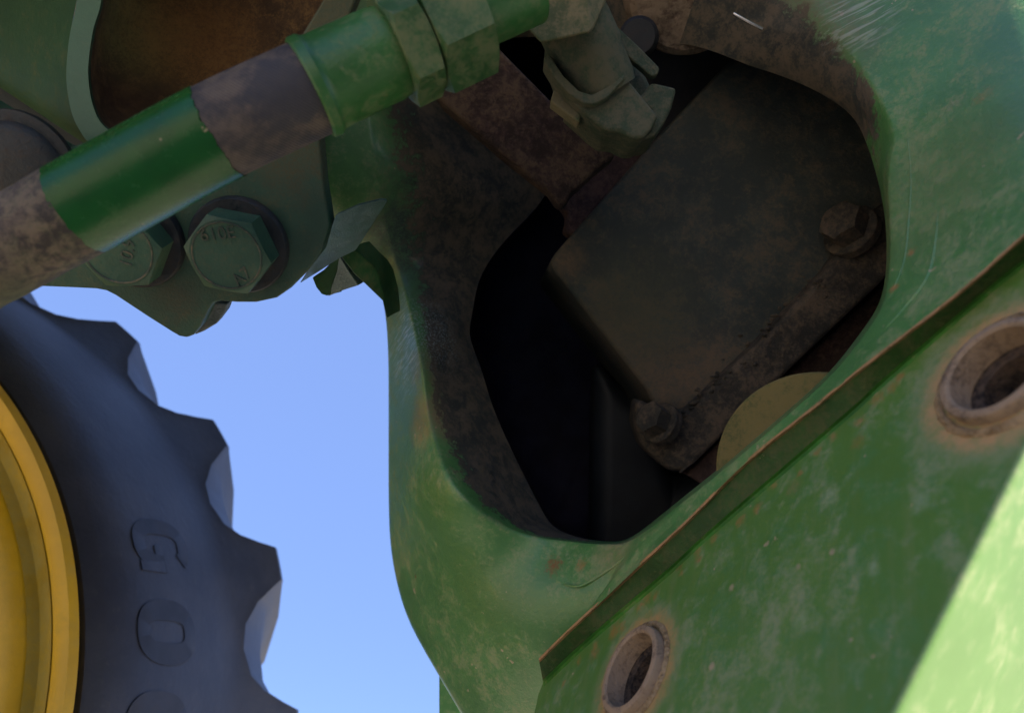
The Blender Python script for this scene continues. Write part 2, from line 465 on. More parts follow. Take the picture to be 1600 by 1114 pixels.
strip('dusty_edge', [r0, r1, r2], m_edge, frame_t)
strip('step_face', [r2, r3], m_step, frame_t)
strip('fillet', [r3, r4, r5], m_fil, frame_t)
# casting flash lines near the right lip
for pts in ([(1418, 215), (1424, 280), (1420, 350), (1413, 410), (1395, 455)], [(1466, 235), (1468, 300), (1463, 370), (1450, 432), (1415, 480), (1385, 512)],
            [(880, 912), (905, 915), (935, 900), (975, 872), (1010, 840)]):
    q = spline(pts, 8)
    tube('casting_seam', [P(x, y, tps(x, y)+.0002) for x, y in q], [0.0002+0.0008*math.sin(math.pi*i/(len(q)-1))**.6 for i in range(len(q))], m_cast, frame_t, seg=8)
# boss at the top of the opening and the smaller dark plug beside it
m_boss = paint('boss_rust', (.17, .11, .075), dust=(.26, .19, .13), amt=.7, scale=60, rough=.9, bump=1.0, bumpscale=260, dark=.6)
bd = C2W(-.05, -.62, -.78)
lathe('boss', P(1070, -30, .47), bd, [(0, .041), (.020, .040), (.030, .037), (.033, .033), (.033, .020)], m_boss, frame_t, seg=56)
m_glint = paint('glint_metal', (.75, .70, .64), amt=.1, scale=60, rough=.25, metallic=1.0, bump=.05)
tube('sun_glint', [P(1146, 22, .405), P(1168, 34, .404), P(1191, 46, .405)], .0009, m_glint, frame_t, seg=12)  # bright sliver added in place of a glint of sunlight
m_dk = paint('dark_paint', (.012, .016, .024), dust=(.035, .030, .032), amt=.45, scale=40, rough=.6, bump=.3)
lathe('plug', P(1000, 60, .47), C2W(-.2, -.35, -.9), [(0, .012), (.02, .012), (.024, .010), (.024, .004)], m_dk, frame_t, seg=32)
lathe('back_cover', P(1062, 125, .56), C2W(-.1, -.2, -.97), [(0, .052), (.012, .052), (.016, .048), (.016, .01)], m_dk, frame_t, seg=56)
# unseen boxes added to block sun and sky from the parts and ground
m_blocker = paint('blocker_paint', DGREEN, amt=.5, scale=8, rough=.5)
def cbox(name, r0, r1, u0, u1, f0, f1, mat, par, bevel=.01):
    v = [CAM+C2W(r, u, f) for f in (f0, f1) for u in (u0, u1) for r in (r0, r1)]
    return mesh(name, v, [[0, 1, 3, 2], [4, 6, 7, 5], [0, 4, 5, 1], [2, 3, 7, 6], [0, 2, 6, 4], [1, 5, 7, 3]], mat, par, bevel=bevel, smooth=False)
cbox('light_blocker', 0.50, 0.56, 0.50, 1.3, -0.15, 0.595, m_blocker, frame_t)
cbox('light_blocker', 0.50, 0.60, -0.10, 1.3, 0.60, 1.8, m_blocker, frame_t)
cbox('light_blocker', -1.3, -0.05, 0.30, 0.42, 0.22, 1.2, m_blocker, frame_t)
cbox('light_blocker', 0.62, 0.80, -0.75, 1.2, -1.7, -0.16, m_blocker, frame_t)
# foot of the frame seen behind the arm
prism('rear_web', [P(686, 1045, .52), P(686, 1180, .52), P(780, 1180, .52), P(720, 1110, .52)], FV*.02, m_cast, frame_t, bevel=.001)

# ------------------------------------------------------------------ side plate with two bushings
plate_t = thing('side_plate', PLATE.at(1250, 930), 'bright green machined side plate with two open steel bushings, sunlit at its corner', 'side plate')
B1 = PLATE.at(993, 1050); B2 = PLATE.at(1564, 583)
line = [(1395, 1114), (1600, 700)]
ldir = np.array([205, -414.])/462
ea = np.array([1395, 1114.])-ldir*170; eb = np.array([1600, 700.])+ldir*230
low = [tuple(p) for p in lo]
outl = [(835, 1114), (841, 1085)] + [(lo[i][0]+1.5, lo[i][1]+2) for i in range(0, 60, 4)] + [(1770, 274)]
front = [PLATE.at(*p) for p in outl]
pe0 = PLATE.at(*eb); pe1 = PLATE.at(*ea); pe2 = PLATE.at(815, 1250)
rows_in = front + [pe0, pe1, pe2]
m_plate = paint('plate_paint', (0.105, 0.230, 0.050), dust=(.28, .31, .17), amt=.42, scale=20, fine=170, rough=.42, bump=.12, chips=.40, dark=.88, spec=.4, bumpscale=240,
    alt=(.078, .215, .070),
    spots=[(B1, .029, .0365, (.20, .25, .12), .7, .22), (B1, .0240, .0315, (.40, .25, .10), 1.0, .34), (B2, .030, .041, (.23, .27, .14), .7, .2), (B2, .0250, .0320, (.44, .28, .13), 1.0, .26)]
      + [(PLATE.at(x, y), .0006, r, c, s, .8) for x, y, r, c, s in ((960, 985, .007, RUSTL, .6), (1010, 935, .006, RUSTL, .6), (1060, 885, .004, RUST, .75), (930, 1020, .006, RUSTL, .5), (1090, 860, .004, RUSTL, .5), (1405, 590, .003, RUSTL, .7),
        (1298, 775, .006, (.30, .36, .22), .6), (1300, 862, .0018, DUST2, .8), (1248, 885, .0018, DUST2, .7), (1143, 918, .0022, DUST2, .8), (1112, 1040, .0022, DUST2, .9), (1365, 888, .004, (.30, .38, .24), .6), (1250, 970, .005, (.28, .36, .2), .5), (1440, 785, .006, (.27, .36, .22), .5), (1240, 760, .006, (.3, .2, .1), .4), (1340, 690, .005, RUSTL, .35))]
      + [(PLATE.at(lo[i][0]+12+6*math.sin(i*2.1), lo[i][1]+15+5*math.sin(i*1.3)), .0004, .0028+.0016*math.sin(i*2.9)**2, (.34, .17, .06), .62, 1.3) for i in range(1, 36, 2)],
    streak=(PLATE.at(1240, 1000)-PLATE.at(1250, 800), 160, .10))
RB = .0206
bm = bmesh.new()
px_, py_, _ = frame(nrm)
def loop_edges(pts):
    vv = [bm.verts.new(p) for p in pts]; return [bm.edges.new((vv[i], vv[(i+1) % len(vv)])) for i in range(len(vv))]
ed = loop_edges(rows_in)
for B in (B1, B2): ed += loop_edges([B+(px_*math.cos(2*math.pi*i/64)+py_*math.sin(2*math.pi*i/64))*(RB-.004) for i in range(64)])
bmesh.ops.triangle_fill(bm, edges=ed, use_beauty=True, use_dissolve=False, normal=nrm)
k0 = len(rows_in); bm.verts.index_update(); bm.verts.ensure_lookup_table()
fs = [[v.index for v in f.verts] for f in bm.faces]; vs = [v.co.copy() for v in bm.verts]; bm.free()
b0 = len(vs); vs += [p-nrm*(.0006 if i_ >= k0-3 else .02) for i_, p in enumerate(rows_in)]
fs += [[i, (i+1) % k0, b0+(i+1) % k0, b0+i] for i in range(k0)]
plate = mesh('plate', vs, fs, m_plate, plate_t, smooth=False)
# the plate's own lower corner turns outwards and catches the sun
m_corner = paint('corner_paint', (0.135, 0.255, 0.075), dust=(.34, .36, .20), amt=.38, scale=18, fine=120, rough=.5, bump=.03, dark=.88)  # paler than the plate's paint, adding to the sun on this corner
tl = (pe0-pe1).normalized()
w0 = Vector(nrm).cross(tl).normalized()
if w0.dot(FV) > 0: w0 = -w0
rows = []
for th, s in ((0, -.0004), (20, .0006), (50, .0013), (85, .0021), (112, .0030), (119, .006), (120, .150), (123, .19), (135, .20), (150, .22)):
    a = math.radians(th)
    if not rows: pos = Vector((0, 0, 0)); last = 0.0
    dv = -math.sin(a)*nrm + math.cos(a)*w0
    pos = pos + dv*(s-last if rows else s); last = s
    rows.append([pe1.lerp(pe0, k/24)+pos+nrm*.0004 for k in range(25)])
strip('turned_corner', rows, m_corner, plate_t)
def bushing(Bp, R, lip, shift):
    nn = Vector(nrm)
    m_steel = paint('bushing_steel', (.22, .155, .11), dust=(.36, .26, .17), amt=.75, scale=60, rough=.75, bump=.5, dark=.6, spec=.25)
    m_in = paint('bore_rust', (.040, .028, .022), dust=(.13, .085, .055), amt=.6, scale=110, rough=.9, bump=1.0, bumpscale=350, dark=.4)
    o = lathe('bushing', Bp, nn, [(-.002, R), (lip*.55, R), (lip*.9, R-.0005), (lip, R-.0013), (lip, R-.0030), (lip-.0008, R-.0039), (-.006, R-.0041)], m_steel, plate_t, seg=64, cap0=False, cap1=False)
    lathe('bore', Bp, nn, [(lip-.0010, R-.0037), (-.0065, R-.0039), (-.0068, R-.0078), (-.0165, R-.0080), (-.017, .001)], m_in, o, seg=64, cap0=False, cap1=True)
    return o
bushing(B1, RB, .0042, 0); bushing(B2, RB*.95, .0042, 0)
m_crust = paint('dirt_crust', (.30, .19, .085), dust=(.44, .31, .17), amt=.7, scale=90, rough=.95, bump=1.2, dark=.7)
# crusted dirt collar round each bushing
for k, B in enumerate((B1, B2)):
    m_cr = m_crust
    lathe('dirt_collar', B, nrm, [(.0002, RB*1.17), (.0010, RB*1.12), (.0013, RB*1.07), (.0005, RB*1.02)], m_cr, plate_t, seg=90, cap0=False, cap1=False, jitter=.014)

# ------------------------------------------------------------------ gearbox seen through the opening
gear = thing('gearbox_housing', P(1040, 740, .50), 'dark green gearbox block inside the opening, dusty along its lower edge', 'gearbox')
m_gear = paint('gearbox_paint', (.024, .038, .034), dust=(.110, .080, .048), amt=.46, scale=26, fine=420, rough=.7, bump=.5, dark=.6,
    spots=[(P(885, 405, .50), .004, .022, (.17, .115, .068), .7, .8), (P(950, 590, .50), .01, .075, (.12, .085, .055), .75, .8), (P(1120, 620, .49), .01, .060, (.135, .092, .058), .75, .8), (P(1000, 480, .50), .01, .06, (.065, .066, .040), .7, .8)])  # dust low on the block, spread so the upper right reads as shaded
m_gf = paint('flange_grime', (.036, .034, .026), dust=(.125, .088, .055), amt=.5, scale=40, fine=300, rough=.85, bump=.9, dark=.5)
GP = Plane((-.10, -.06, -1), 1000, 450, .505)
FPn = Plane((-.10, -.06, -1), 1000, 650, .496)
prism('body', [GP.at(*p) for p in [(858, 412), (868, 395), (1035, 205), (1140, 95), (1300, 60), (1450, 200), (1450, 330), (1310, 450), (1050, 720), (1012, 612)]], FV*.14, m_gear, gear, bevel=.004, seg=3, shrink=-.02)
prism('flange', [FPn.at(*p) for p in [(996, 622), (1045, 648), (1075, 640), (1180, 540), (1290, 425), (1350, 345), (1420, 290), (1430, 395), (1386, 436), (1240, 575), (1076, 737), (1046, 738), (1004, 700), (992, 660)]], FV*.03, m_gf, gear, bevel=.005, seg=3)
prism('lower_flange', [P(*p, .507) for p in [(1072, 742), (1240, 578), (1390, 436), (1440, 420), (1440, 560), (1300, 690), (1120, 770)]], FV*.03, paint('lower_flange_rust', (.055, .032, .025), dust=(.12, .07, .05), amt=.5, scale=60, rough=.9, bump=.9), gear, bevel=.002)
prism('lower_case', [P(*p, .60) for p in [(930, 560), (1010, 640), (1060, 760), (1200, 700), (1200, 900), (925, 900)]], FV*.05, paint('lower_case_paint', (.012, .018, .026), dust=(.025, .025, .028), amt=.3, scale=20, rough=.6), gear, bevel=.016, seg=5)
tube('gasket_line', [P(x, y, .4955) for x, y in spline([(1062, 738), (1100, 706), (1200, 606), (1300, 508), (1390, 424)], 6)], .0006, m_gf, gear, seg=6)
def hex_bolt(c, axis, R, h, washer_r, washer_t, ref, mat, matw, par, rot=0):
    a = Vector(axis).normalized()
    b = hex_solid('hex_bolt', c+a*washer_t, a, h, R, ref, mat, par, rot=rot)
    lathe('washer', c, a, [(-.004, washer_r), (washer_t*.7, washer_r), (washer_t, washer_r-.0008), (washer_t, R*.8)], matw, b, seg=56)
    return b
ax = C2W(-.74, .42, -.50)
hex_bolt(P(1034, 662, .489), ax, .0108, .011, .0140, .003, UV, m_gf, m_gf, gear)
hex_bolt(P(1330, 362, .478), ax, .0140, .013, .0180, .003, UV, m_gf, m_gf, gear)
# lumps of packed earth on the flange
bm = bmesh.new()
for i in range(70):
    t = random.random(); x = 1060+(1335-1060)*t+random.gauss(0, 10); y = 655+(395-655)*t+random.gauss(0, 10)
    r = random.uniform(.0006, .0018)
    res = bmesh.ops.create_icosphere(bm, subdivisions=2, radius=r)
    c = FPn.at(x, y, -.0006)
    sc = Vector((random.uniform(.7, 1.6), random.uniform(.7, 1.3), random.uniform(.5, .9)))
    for v in res['verts']:
        v.co = Vector((v.co.x*sc.x, v.co.y*sc.y, v.co.z*sc.z))*(1+random.uniform(-.18, .18)) + c
vs = [v.co.copy() for v in bm.verts]; bm.verts.index_update(); fs = [[v.index for v in f.verts] for f in bm.faces]; bm.free()
o = mesh('packed_earth', vs, fs, m_gf, gear); o['kind'] = 'stuff'

# rusty bar running down into the opening
m_bar = paint('bar_rust', (.045, .024, .023), dust=(.115, .080, .050), amt=.5, scale=34, fine=300, rough=.9, bump=1.2, dark=.4, alt=(.055, .028, .030), chips=0)
bar_t = thing('rusty_bar', P(880, 360, .50), 'rusty flat bar, scaly and dusty, slanting down behind the hose nuts', 'metal bar')
BP_ = Plane((-.15, -.35, -1), 800, 200, .46)
prism('bar', [BP_.at(*p) for p in [(700, 20), (775, 70), (870, 166), (965, 240), (930, 268), (905, 292), (893, 300), (886, 318), (872, 322), (858, 300), (790, 246), (690, 160), (640, 90)]], FV*.02, m_bar, bar_t, bevel=.003, seg=3)
prism('bar_end', [P(*p, .515) for p in [(905, 262), (975, 235), (1030, 215), (960, 330), (905, 372), (880, 362), (886, 335), (868, 310)]], FV*.02, paint('bar_end_rust', (.050, .025, .026), dust=(.11, .06, .05), amt=.5, scale=60, rough=.9, bump=1.2), bar_t, bevel=.003)

# olive round cover
m_olive = paint('olive_paint', (.075, .090, .020), dust=(.17, .125, .040), amt=.7, scale=40, fine=500, rough=.75, bump=.5, dark=.8)
cv = lathe('round_cover', P(1280, 736, .352), C2W(-.35, .12, -.93), [(-.006, .0475), (-.0008, .0475), (0, .0467), (.0, .02)], m_olive, None, seg=80)
tag(cv, 'olive round cover plate half hidden behind the lower right lip of the opening', 'cover plate')

# ------------------------------------------------------------------ hydraulic fitting hanging in the opening
fit = thing('hydraulic_fitting', P(880, 0, .36), 'dusty hydraulic elbow fitting with clip hanging at the top of the opening', 'pipe fitting')
m_fit = paint('fitting_paint', (.040, .070, .038), dust=(.125, .105, .066), amt=.55, scale=34, fine=380, rough=.8, bump=.5, dark=.65)
m_nut = paint('nut_paint', (.085, .115, .050), dust=(.24, .19, .11), amt=.62, scale=34, fine=380, rough=.7, bump=.4, dark=.7)
def PF(l, d): return [P(x, y, d) for x, y in l]
nf = [P(770, -60, .335), P(797, 16, .338), P(846, 68, .343), P(923, 51, .345), P(911, -60, .336)]
nb = [P(770, -60, .37), P(797, 16, .372), P(846, 68, .378), P(928, 49, .378), P(957, -60, .365)]
mesh('union_nut', nf+nb+[P(955, -18, .362), P(951, -60, .360)], [[0, 1, 2, 3, 4], [4, 3, 10, 11], [0, 1, 6, 5], [1, 2, 7, 6], [2, 3, 8, 7], [3, 10, 8], [10, 11, 9, 8], [0, 4, 11, 9, 5], [5, 6, 7, 8, 9]], m_nut, fit, bevel=.0012)
fa = (P(950, 165, .386)-P(893, 45, .374)).normalized()
lathe('body', P(893, 30, .3715), fa, [(0, .0185), (.018, .0185), (.0205, .0175), (.034, .0172), (.040, .016)], m_fit, fit, seg=40)
prism('clip', PF([(849, 92), (858, 84), (880, 118), (905, 142), (925, 148), (945, 138), (975, 116), (978, 122), (950, 152), (930, 163), (912, 162), (888, 146), (868, 124)], .366), FV*.016, m_fit, fit, bevel=.0012)
prism('end_cap', PF([(884, 150), (905, 152), (930, 158), (978, 119), (1018, 168), (1030, 180), (1020, 200), (1006, 216), (990, 217), (968, 206), (946, 204), (930, 192)], .372), FV*.04, m_fit, fit, bevel=.004, seg=3)
prism('end_block', PF([(960, 150), (1002, 150), (1018, 128), (1058, 137), (1050, 168), (1040, 190), (1026, 212), (1008, 219), (994, 214), (1016, 172)], .380), FV*.035, m_fit, fit, bevel=.002)
prism('strap', PF([(936, 30), (948, 18), (957, 34), (1000, 74), (1031, 106), (1028, 117), (1018, 120), (985, 92), (952, 58)], .378), FV*.006, m_fit, fit, bevel=.001)
prism('side_tab', PF([(868, 132), (885, 128), (914, 165), (905, 192), (860, 158)], .380), FV*.012, m_nut, fit, bevel=.001)
prism('saddle', PF([(850, 60), (940, 40), (1010, 118), (1030, 160), (1000, 200), (930, 190), (880, 150)], .394), FV*.03, m_fit, fit, bevel=.003)

# ------------------------------------------------------------------ mounting bracket with its bolts
brk = thing('mounting_bracket', P(300, 470, .37), 'dark green bolted bracket plate under the hose, dusty on top, pointed at its lower edge', 'bracket')
BK = Plane((0, -.42, -.91), 355, 400, .372)
m_brk = paint('bracket_paint', (.026, .084, .054), dust=(.11, .098, .048), amt=.36, scale=24, fine=620, rough=.5, bump=.45, dark=.7, bumpscale=700,
    spots=[(BK.at(455, 235), .008, .032, (.085, .06, .03), .6, 1.6), (BK.at(500, 20), .012, .045, (.12, .09, .04), .6, 1.4), (BK.at(275, 470), .002, .018, (.09, .05, .03), .4, 1.2)])
outl = [(-90, 447), (60, 448), (110, 450), (150, 452), (166, 455), (180, 462), (230, 495), (268, 519), (280, 526), (292, 528), (302, 524), (312, 512), (325, 486), (333, 474), (345, 471), (370, 473), (400, 473), (432, 466), (455, 450), (480, 425), (502, 396), (515, 352), (513, 335), (505, 285), (499, 215), (505, 130), (580, -60), (500, -60), (505, 0), (455, 82), (300, 160), (100, 235), (-90, 120)]
prism('plate', [BK.at(*p) for p in outl], -BK.nw*.012, m_brk, brk, bevel=.0012)
m_bed = paint('bracket_edge', (.10, .15, .15), dust=(.20, .22, .22), amt=.6, scale=60, fine=700, rough=.45, bump=.8, bumpscale=900)
# thick lug behind the point of the plate
prism('rear_lug', [BK.at(*p, -.012) for p in [(310, 512), (325, 486), (334, 472), (356, 474), (350, 490), (338, 506), (318, 518), (303, 524)]], -BK.nw*.01, m_bed, brk, bevel=.001)
m_bolt = paint('bolt_paint', (.042, .112, .070), dust=(.115, .115, .066), amt=.35, scale=50, fine=500, rough=.5, bump=.35, dark=.8)
m_washer = paint('washer_grime', (.014, .022, .030), dust=(.050, .036, .030), amt=.40, scale=60, fine=300, rough=.55, bump=.4)
m_mark = paint('mark_paint', (.075, .105, .080), amt=.4, scale=60, rough=.55)
def bracket_bolt(top, corner, washc, marks):
    R = .0207; h = .0150; wt = .0045
    topc = BK.at(*top, wt+h)
    base = topc - BK.nw*(wt+h)
    ref = BK.at(*corner, wt+h) - topc
    b = hex_solid('hex_bolt', base+BK.nw*wt, BK.nw, h, R, ref, m_bolt, brk)
    lathe('washer', base, BK.nw, [(-.0002, .0245), (wt*.7, .0245), (wt, .0236), (wt, .012)], m_washer, b, seg=64)
    lathe('head_ring', base+BK.nw*(wt+h-.0002), BK.nw, [(0, .0168), (.0006, .0166), (.0006, .0160), (0, .0157)], m_mark, b, seg=64, cap0=False, cap1=False)
    for body, pos, right, upv, sz in marks:
        o = BK.at(*pos, wt+h+.0001)
        xd = BK.at(pos[0]+right[0], pos[1]+right[1], wt+h)-o; yd = BK.at(pos[0]+upv[0], pos[1]+upv[1], wt+h)-o
        text_mesh('grade_mark', body, sz, .0004, o, xd, yd, m_mark, b)
    return b
b1 = bracket_bolt((354, 400), (290, 388), (372, 385), [('610E', (340, 366), (20, -2), (-2, -20), .0085), ('A7', (378, 433), (16, -13), (-13, -16), .0085)])
b1['label'] = 'right bolt, whole head in view'
b2 = bracket_bolt((183, 391), (222, 437), (200, 380), [('10.9', (200, 396), (3, -20), (-20, -3), .0085)])
b2['label'] = 'left bolt, half under the hose'
# bolt in the dark above the hose
lathe('pivot_pin', BK.at(35, 262), BK.nw, [(0, .027), (.003, .027), (.0035, .0255), (.0035, .022), (.006, .021), (.008, .018), (.0085, .004)], m_washer, brk, seg=56)
# slanting gusset and the small cast ear at the right of the bracket
m_gus = paint('gusset_paint', (.050, .150, .120), dust=(.20, .27, .28), amt=.45, scale=40, fine=800, rough=.32, bump=.8, bumpscale=1100,
   spots=[(P(600, 318, .445), .001, .010, (.16, .12, .085), .6, .5)])
GU = Plane((.42, -.84, -.14), 498, 398, .398)
gv = [GU.at(*p) for p in [(514, 366), (524, 336), (560, 320), (596, 311), (606, 313), (586, 345), (556, 391), (531, 403), (500, 423), (468, 443), (480, 424), (498, 396)]]
prism('gusset', gv, C2W(-.002, .003, .012), m_gus, brk, bevel=.001)
ear = thing('cast_ear', P(540, 430, .43), 'small bent green ear between the bracket and the frame, edged with sky light', 'ear')
m_ear = paint('ear_paint', (.035, .12, .04), dust=(.16, .16, .07), amt=.4, scale=40, rough=.3, bump=.2)
prism('left_flap', [P(487, 434, .42), P(505, 422, .422), P(529, 398, .425), P(525, 425, .440), P(517, 447, .444), P(511, 463, .442), P(502, 460, .434), P(494, 450, .426)], C2W(.004, .004, .02), m_ear, ear, bevel=.0008)
m_ear2 = paint('ear_skylit_paint', (.10, .19, .17), dust=(.20, .24, .24), amt=.5, scale=60, rough=.22, bump=.4)  # lighter, bluer than the other flaps: sky light put into the colour
prism('middle_flap', [P(529.5, 399, .426), P(545, 426, .436), P(560, 446, .450), P(530, 455.5, .452), P(512, 463.5, .446), P(518, 447, .4445), P(526, 425, .4405)], C2W(.003, .006, .02), m_ear2, ear, bevel=.0006)
prism('right_flap', [P(530, 398, .424), P(540, 389, .428), P(551, 384, .430), P(566, 400, .436), P(582, 414, .444), P(592, 430, .452), P(600, 460, .464), P(604, 498, .470), P(597, 470, .463), P(575, 448, .452), P(552, 427, .438)], C2W(.006, .006, .02), m_ear, ear, bevel=.0008)

def PF2(l, d): return [P(x, y, d) for x, y in l]
# ------------------------------------------------------------------ support tube at the top left
cup = thing('support_tube', P(120, 100, .37), 'open green tube end at the upper left with a rusty brown inside', 'tube')
m_cup = paint('tube_paint', (.020, .068, .026), dust=(.10, .11, .05), amt=.3, scale=22, spec=.25, rough=.6, bump=.2, dark=.85)
m_band = paint('tube_rim_paint', (.045, .145, .085), dust=(.12, .14, .10), amt=.3, scale=24, rough=.4, bump=.2, dark=.85)
m_cupin = paint('tube_rust', (.10, .06, .035), dust=(.30, .18, .07), amt=.45, scale=26, fine=500, rough=.85, bump=.8, dark=.5,
    spots=[(P(215, 40, .42), .01, .045, (.15, .16, .06), .8, .5), (P(310, 60, .45), .01, .055, (.24, .12, .04), .8, .6), (P(215, 170, .42), .01, .035, (.06, .03, .022), .7, .6)])
inn = [(150, -60), (158, 0), (146, 45), (139, 90), (138, 125), (145, 165), (160, 195), (190, 214), (250, 235), (370, 245), (450, 190), (514, 60), (512, -80), (400, -160), (220, -160)]
outr = [(112, -60), (120, 0), (109, 55), (104, 105), (105, 140), (113, 180), (127, 208), (142, 226), (200, 270), (380, 280), (470, 210), (526, 55), (525, -110), (420, -210), (200, -210)]
lf = [(-160, -200), (-160, -60), (-150, -10), (-140, 10), (-130, 40), (-120, 55), (-110, 62), (-80, 84), (-80, 84), (300, 280), (470, 210), (526, 55), (525, -110), (420, -210), (100, -210)]
dep = lambda x, y: .372 + (x-140)*.00008
L_ = []
L_.append([P(x, y, .47) for x, y in lf]); L_.append([P(x*.5+a*.5, y*.5+b*.5, .425) for (x, y), (a, b) in zip(lf, outr)])
L_.append([P(x, y, dep(x, y)+.004) for x, y in outr]); L_.append([P(x, y, dep(x, y)) for x, y in outr])
L_.append([P(x, y, dep(x, y)-.001) for x, y in inn]); 
v = [p for l in L_ for p in l]; m_ = len(inn)
f = [[k*m_+i, k*m_+(i+1) % m_, (k+1)*m_+(i+1) % m_, (k+1)*m_+i] for k in range(2) for i in range(m_)]
keep = lambda ff: ff
mesh('outer_wall', v, [q for q in f], m_cup, cup)
v2 = L_[2]+L_[3]+L_[4]+[P(x+3, y, dep(x, y)+.004) for x, y in inn]
def dense(loopset, n=4):
    return [[Vector(p) for p in smooth_poly([tuple(q) for q in l], n)] for l in loopset]
D = dense([L_[2], L_[3], L_[4], [P(x+4, y, dep(x, y)+.004) for x, y in inn]])
def loft(name, lps, mat, par, cap=False, **k):
    m2 = len(lps[0]); vv = [p for l in lps for p in l]
    ff = [[a*m2+i, a*m2+(i+1) % m2, (a+1)*m2+(i+1) % m2, (a+1)*m2+i] for a in range(len(lps)-1) for i in range(m2)]
    if cap: ff.append(list(range((len(lps)-1)*m2, len(lps)*m2)))
    return mesh(name, vv, ff, mat, par, **k)
loft('tube_rim', D, m_band, cup)
cc = np.array([330., 50.])
ins = []
for k, dd in ((1.0, .003), (.99, .015), (.95, .03), (.84, .043), (.66, .052), (.4, .058), (.15, .060), (.01, .0603)):
    ins.append([P(*(cc+(np.array(q)-cc)*k+np.array([4*(k), 0])), dep(*(cc+(np.array(q)-cc)*k))+dd) for q in inn])
prism('dark_backing', PF2([(-250, 40), (60, 40), (150, 230), (120, 330), (-250, 420)], .47), FV*.02, paint('backing_paint', (.012, .022, .024), amt=.15, scale=30, rough=.6), cup, bevel=.002)  # dark sheet added behind the tube to shut out the sky
loft('rusty_inside', dense(ins), m_cupin, cup, cap=True)

# ------------------------------------------------------------------ hydraulic hose across the upper left
hose = thing('hydraulic_hose', P(340, 207, .285), 'thick hydraulic hose, half painted green, crossing the upper left with green ferrule and hex nuts', 'hose')
HP = spline([(-130, 466, .285), (0, 393, .285), (170, 300, .285), (341, 207, .285), (487, 139, .288), (600, 86, .293), (700, 42, .299), (830, -15, .308)], 14)
HP3 = [P(*p) for p in HP]; HX = [p[0] for p in HP]
def hp(x):
    i = int(np.clip(np.searchsorted(HX, x)-1, 0, len(HX)-2)); t = (x-HX[i])/(HX[i+1]-HX[i]); return HP3[i].lerp(HP3[i+1], t)
def hdir(x): return (hp(x+6)-hp(x-6)).normalized()
def seg(x0, x1, k): return [hp(x0+(x1-x0)*i/k) for i in range(k+1)]
hr = .0182
m_hb = paint('hose_dusty', (.060, .050, .046), dust=(.20, .145, .105), amt=.55, scale=34, fine=300, rough=.75, bump=.35, dark=.5, alt=(.085, .10, .05),
    spots=[(hp(-20)-UV*.016+RV*.006, .004, .030, (.07, .10, .055), .6, .8)])
def fabric():
    t = NT('hose_fabric')
    d = hdir(430)
    dp = t.n('ShaderNodeVectorMath', operation='DOT_PRODUCT'); dp.inputs[1].default_value = d; t.l(t.pos, dp.inputs[0])
    x_, y_, _ = frame(d)
    big = t.noise(40, 6, .6); mid = t.noise(140, 8, .65)
    k = t.ramp(t.mul(t.mul(big, .6), t.mul(mid, .4), 'ADD'), .42, .60)
    c = t.mix(k, (.042, .037, .043), (.130, .100, .080))
    dd = t.n('ShaderNodeVectorMath', operation='DISTANCE'); dd.inputs[1].default_value = hp(470)-UV*.004-FV*.019; t.l(t.pos, dd.inputs[0])
    c = t.mix(t.ramp(t.mul(dd.outputs['Value'], t.mul(t.mul(mid, -.5, 'ADD'), .03), 'ADD'), .010, .020, .85, 0), c, (.040, .040, .052))
    w = t.n('ShaderNodeTexWave'); w.wave_type = 'BANDS'; w.bands_direction = 'X'; w.inputs['Scale'].default_value = 1.0
    cb = t.n('ShaderNodeCombineXYZ'); 
    dp2 = t.n('ShaderNodeVectorMath', operation='DOT_PRODUCT'); dp2.inputs[1].default_value = (UV*.9-FV*.3+d*.8); t.l(t.pos, dp2.inputs[0])
    t.l(t.mul(dp2.outputs['Value'], 210.0), cb.inputs[0]); t.l(cb.outputs[0], w.inputs['Vector'])
    bp = t.n('ShaderNodeBump'); bp.inputs['Strength'].default_value = .5; bp.inputs['Distance'].default_value = .0005
    t.l(t.mul(w.outputs['Fac'], t.mul(mid, .8), 'ADD'), bp.inputs['Height']); t.l(bp.outputs[0], t.b.inputs['Normal'])
    c = t.mix(t.mul(w.outputs['Fac'], .18), c, (.02, .02, .022))
    t.l(c, t.b.inputs['Base Color']); t.b.inputs['Roughness'].default_value = .7
    return t.m
tube('dusty_section', seg(-125, 122, 16), [hr*(1+.012*math.sin(i*.9)) for i in range(17)], m_hb, hose, wob=.012)
m_slv = paint('sleeve_paint', (.012, .100, .020), dust=(.10, .16, .07), amt=.24, scale=24, fine=200, rough=.27, spec=.32, bump=.15, chips=.6, dark=.7, coat=0.0, dustrough=.5)
slv = tube('painted_sleeve', [hp(120), *seg(120.5, 341.5, 20), hp(342)], [hr*.985]+[hr*1.018]*21+[hr*.985], m_slv, hose, seg=120)
for sgn, ring in ((-1, (0, 1)), (1, (21, 22))):
    d_ = hdir(120 if sgn < 0 else 342)
    for q in range(120):
        a_ = 2*math.pi*q/120
        w_ = .00032*(math.sin(5*a_+1)+math.sin(11*a_+2)*.7+math.sin(23*a_)*.6+random.uniform(-.8, .8))
        for k_ in ring: slv.data.vertices[k_*120+q].co += d_*w_
tube('fabric_section', seg(340, 494, 12), hr*.995, fabric(), hose)
m_fer = paint('ferrule_paint', (.042, .165, .042), dust=(.17, .20, .085), amt=.42, scale=30, fine=300, rough=.35, bump=.25, dark=.7)
fd = (hp(640)-hp(500)).normalized(); f0 = hp(484); L = (hp(640)-hp(484)).length
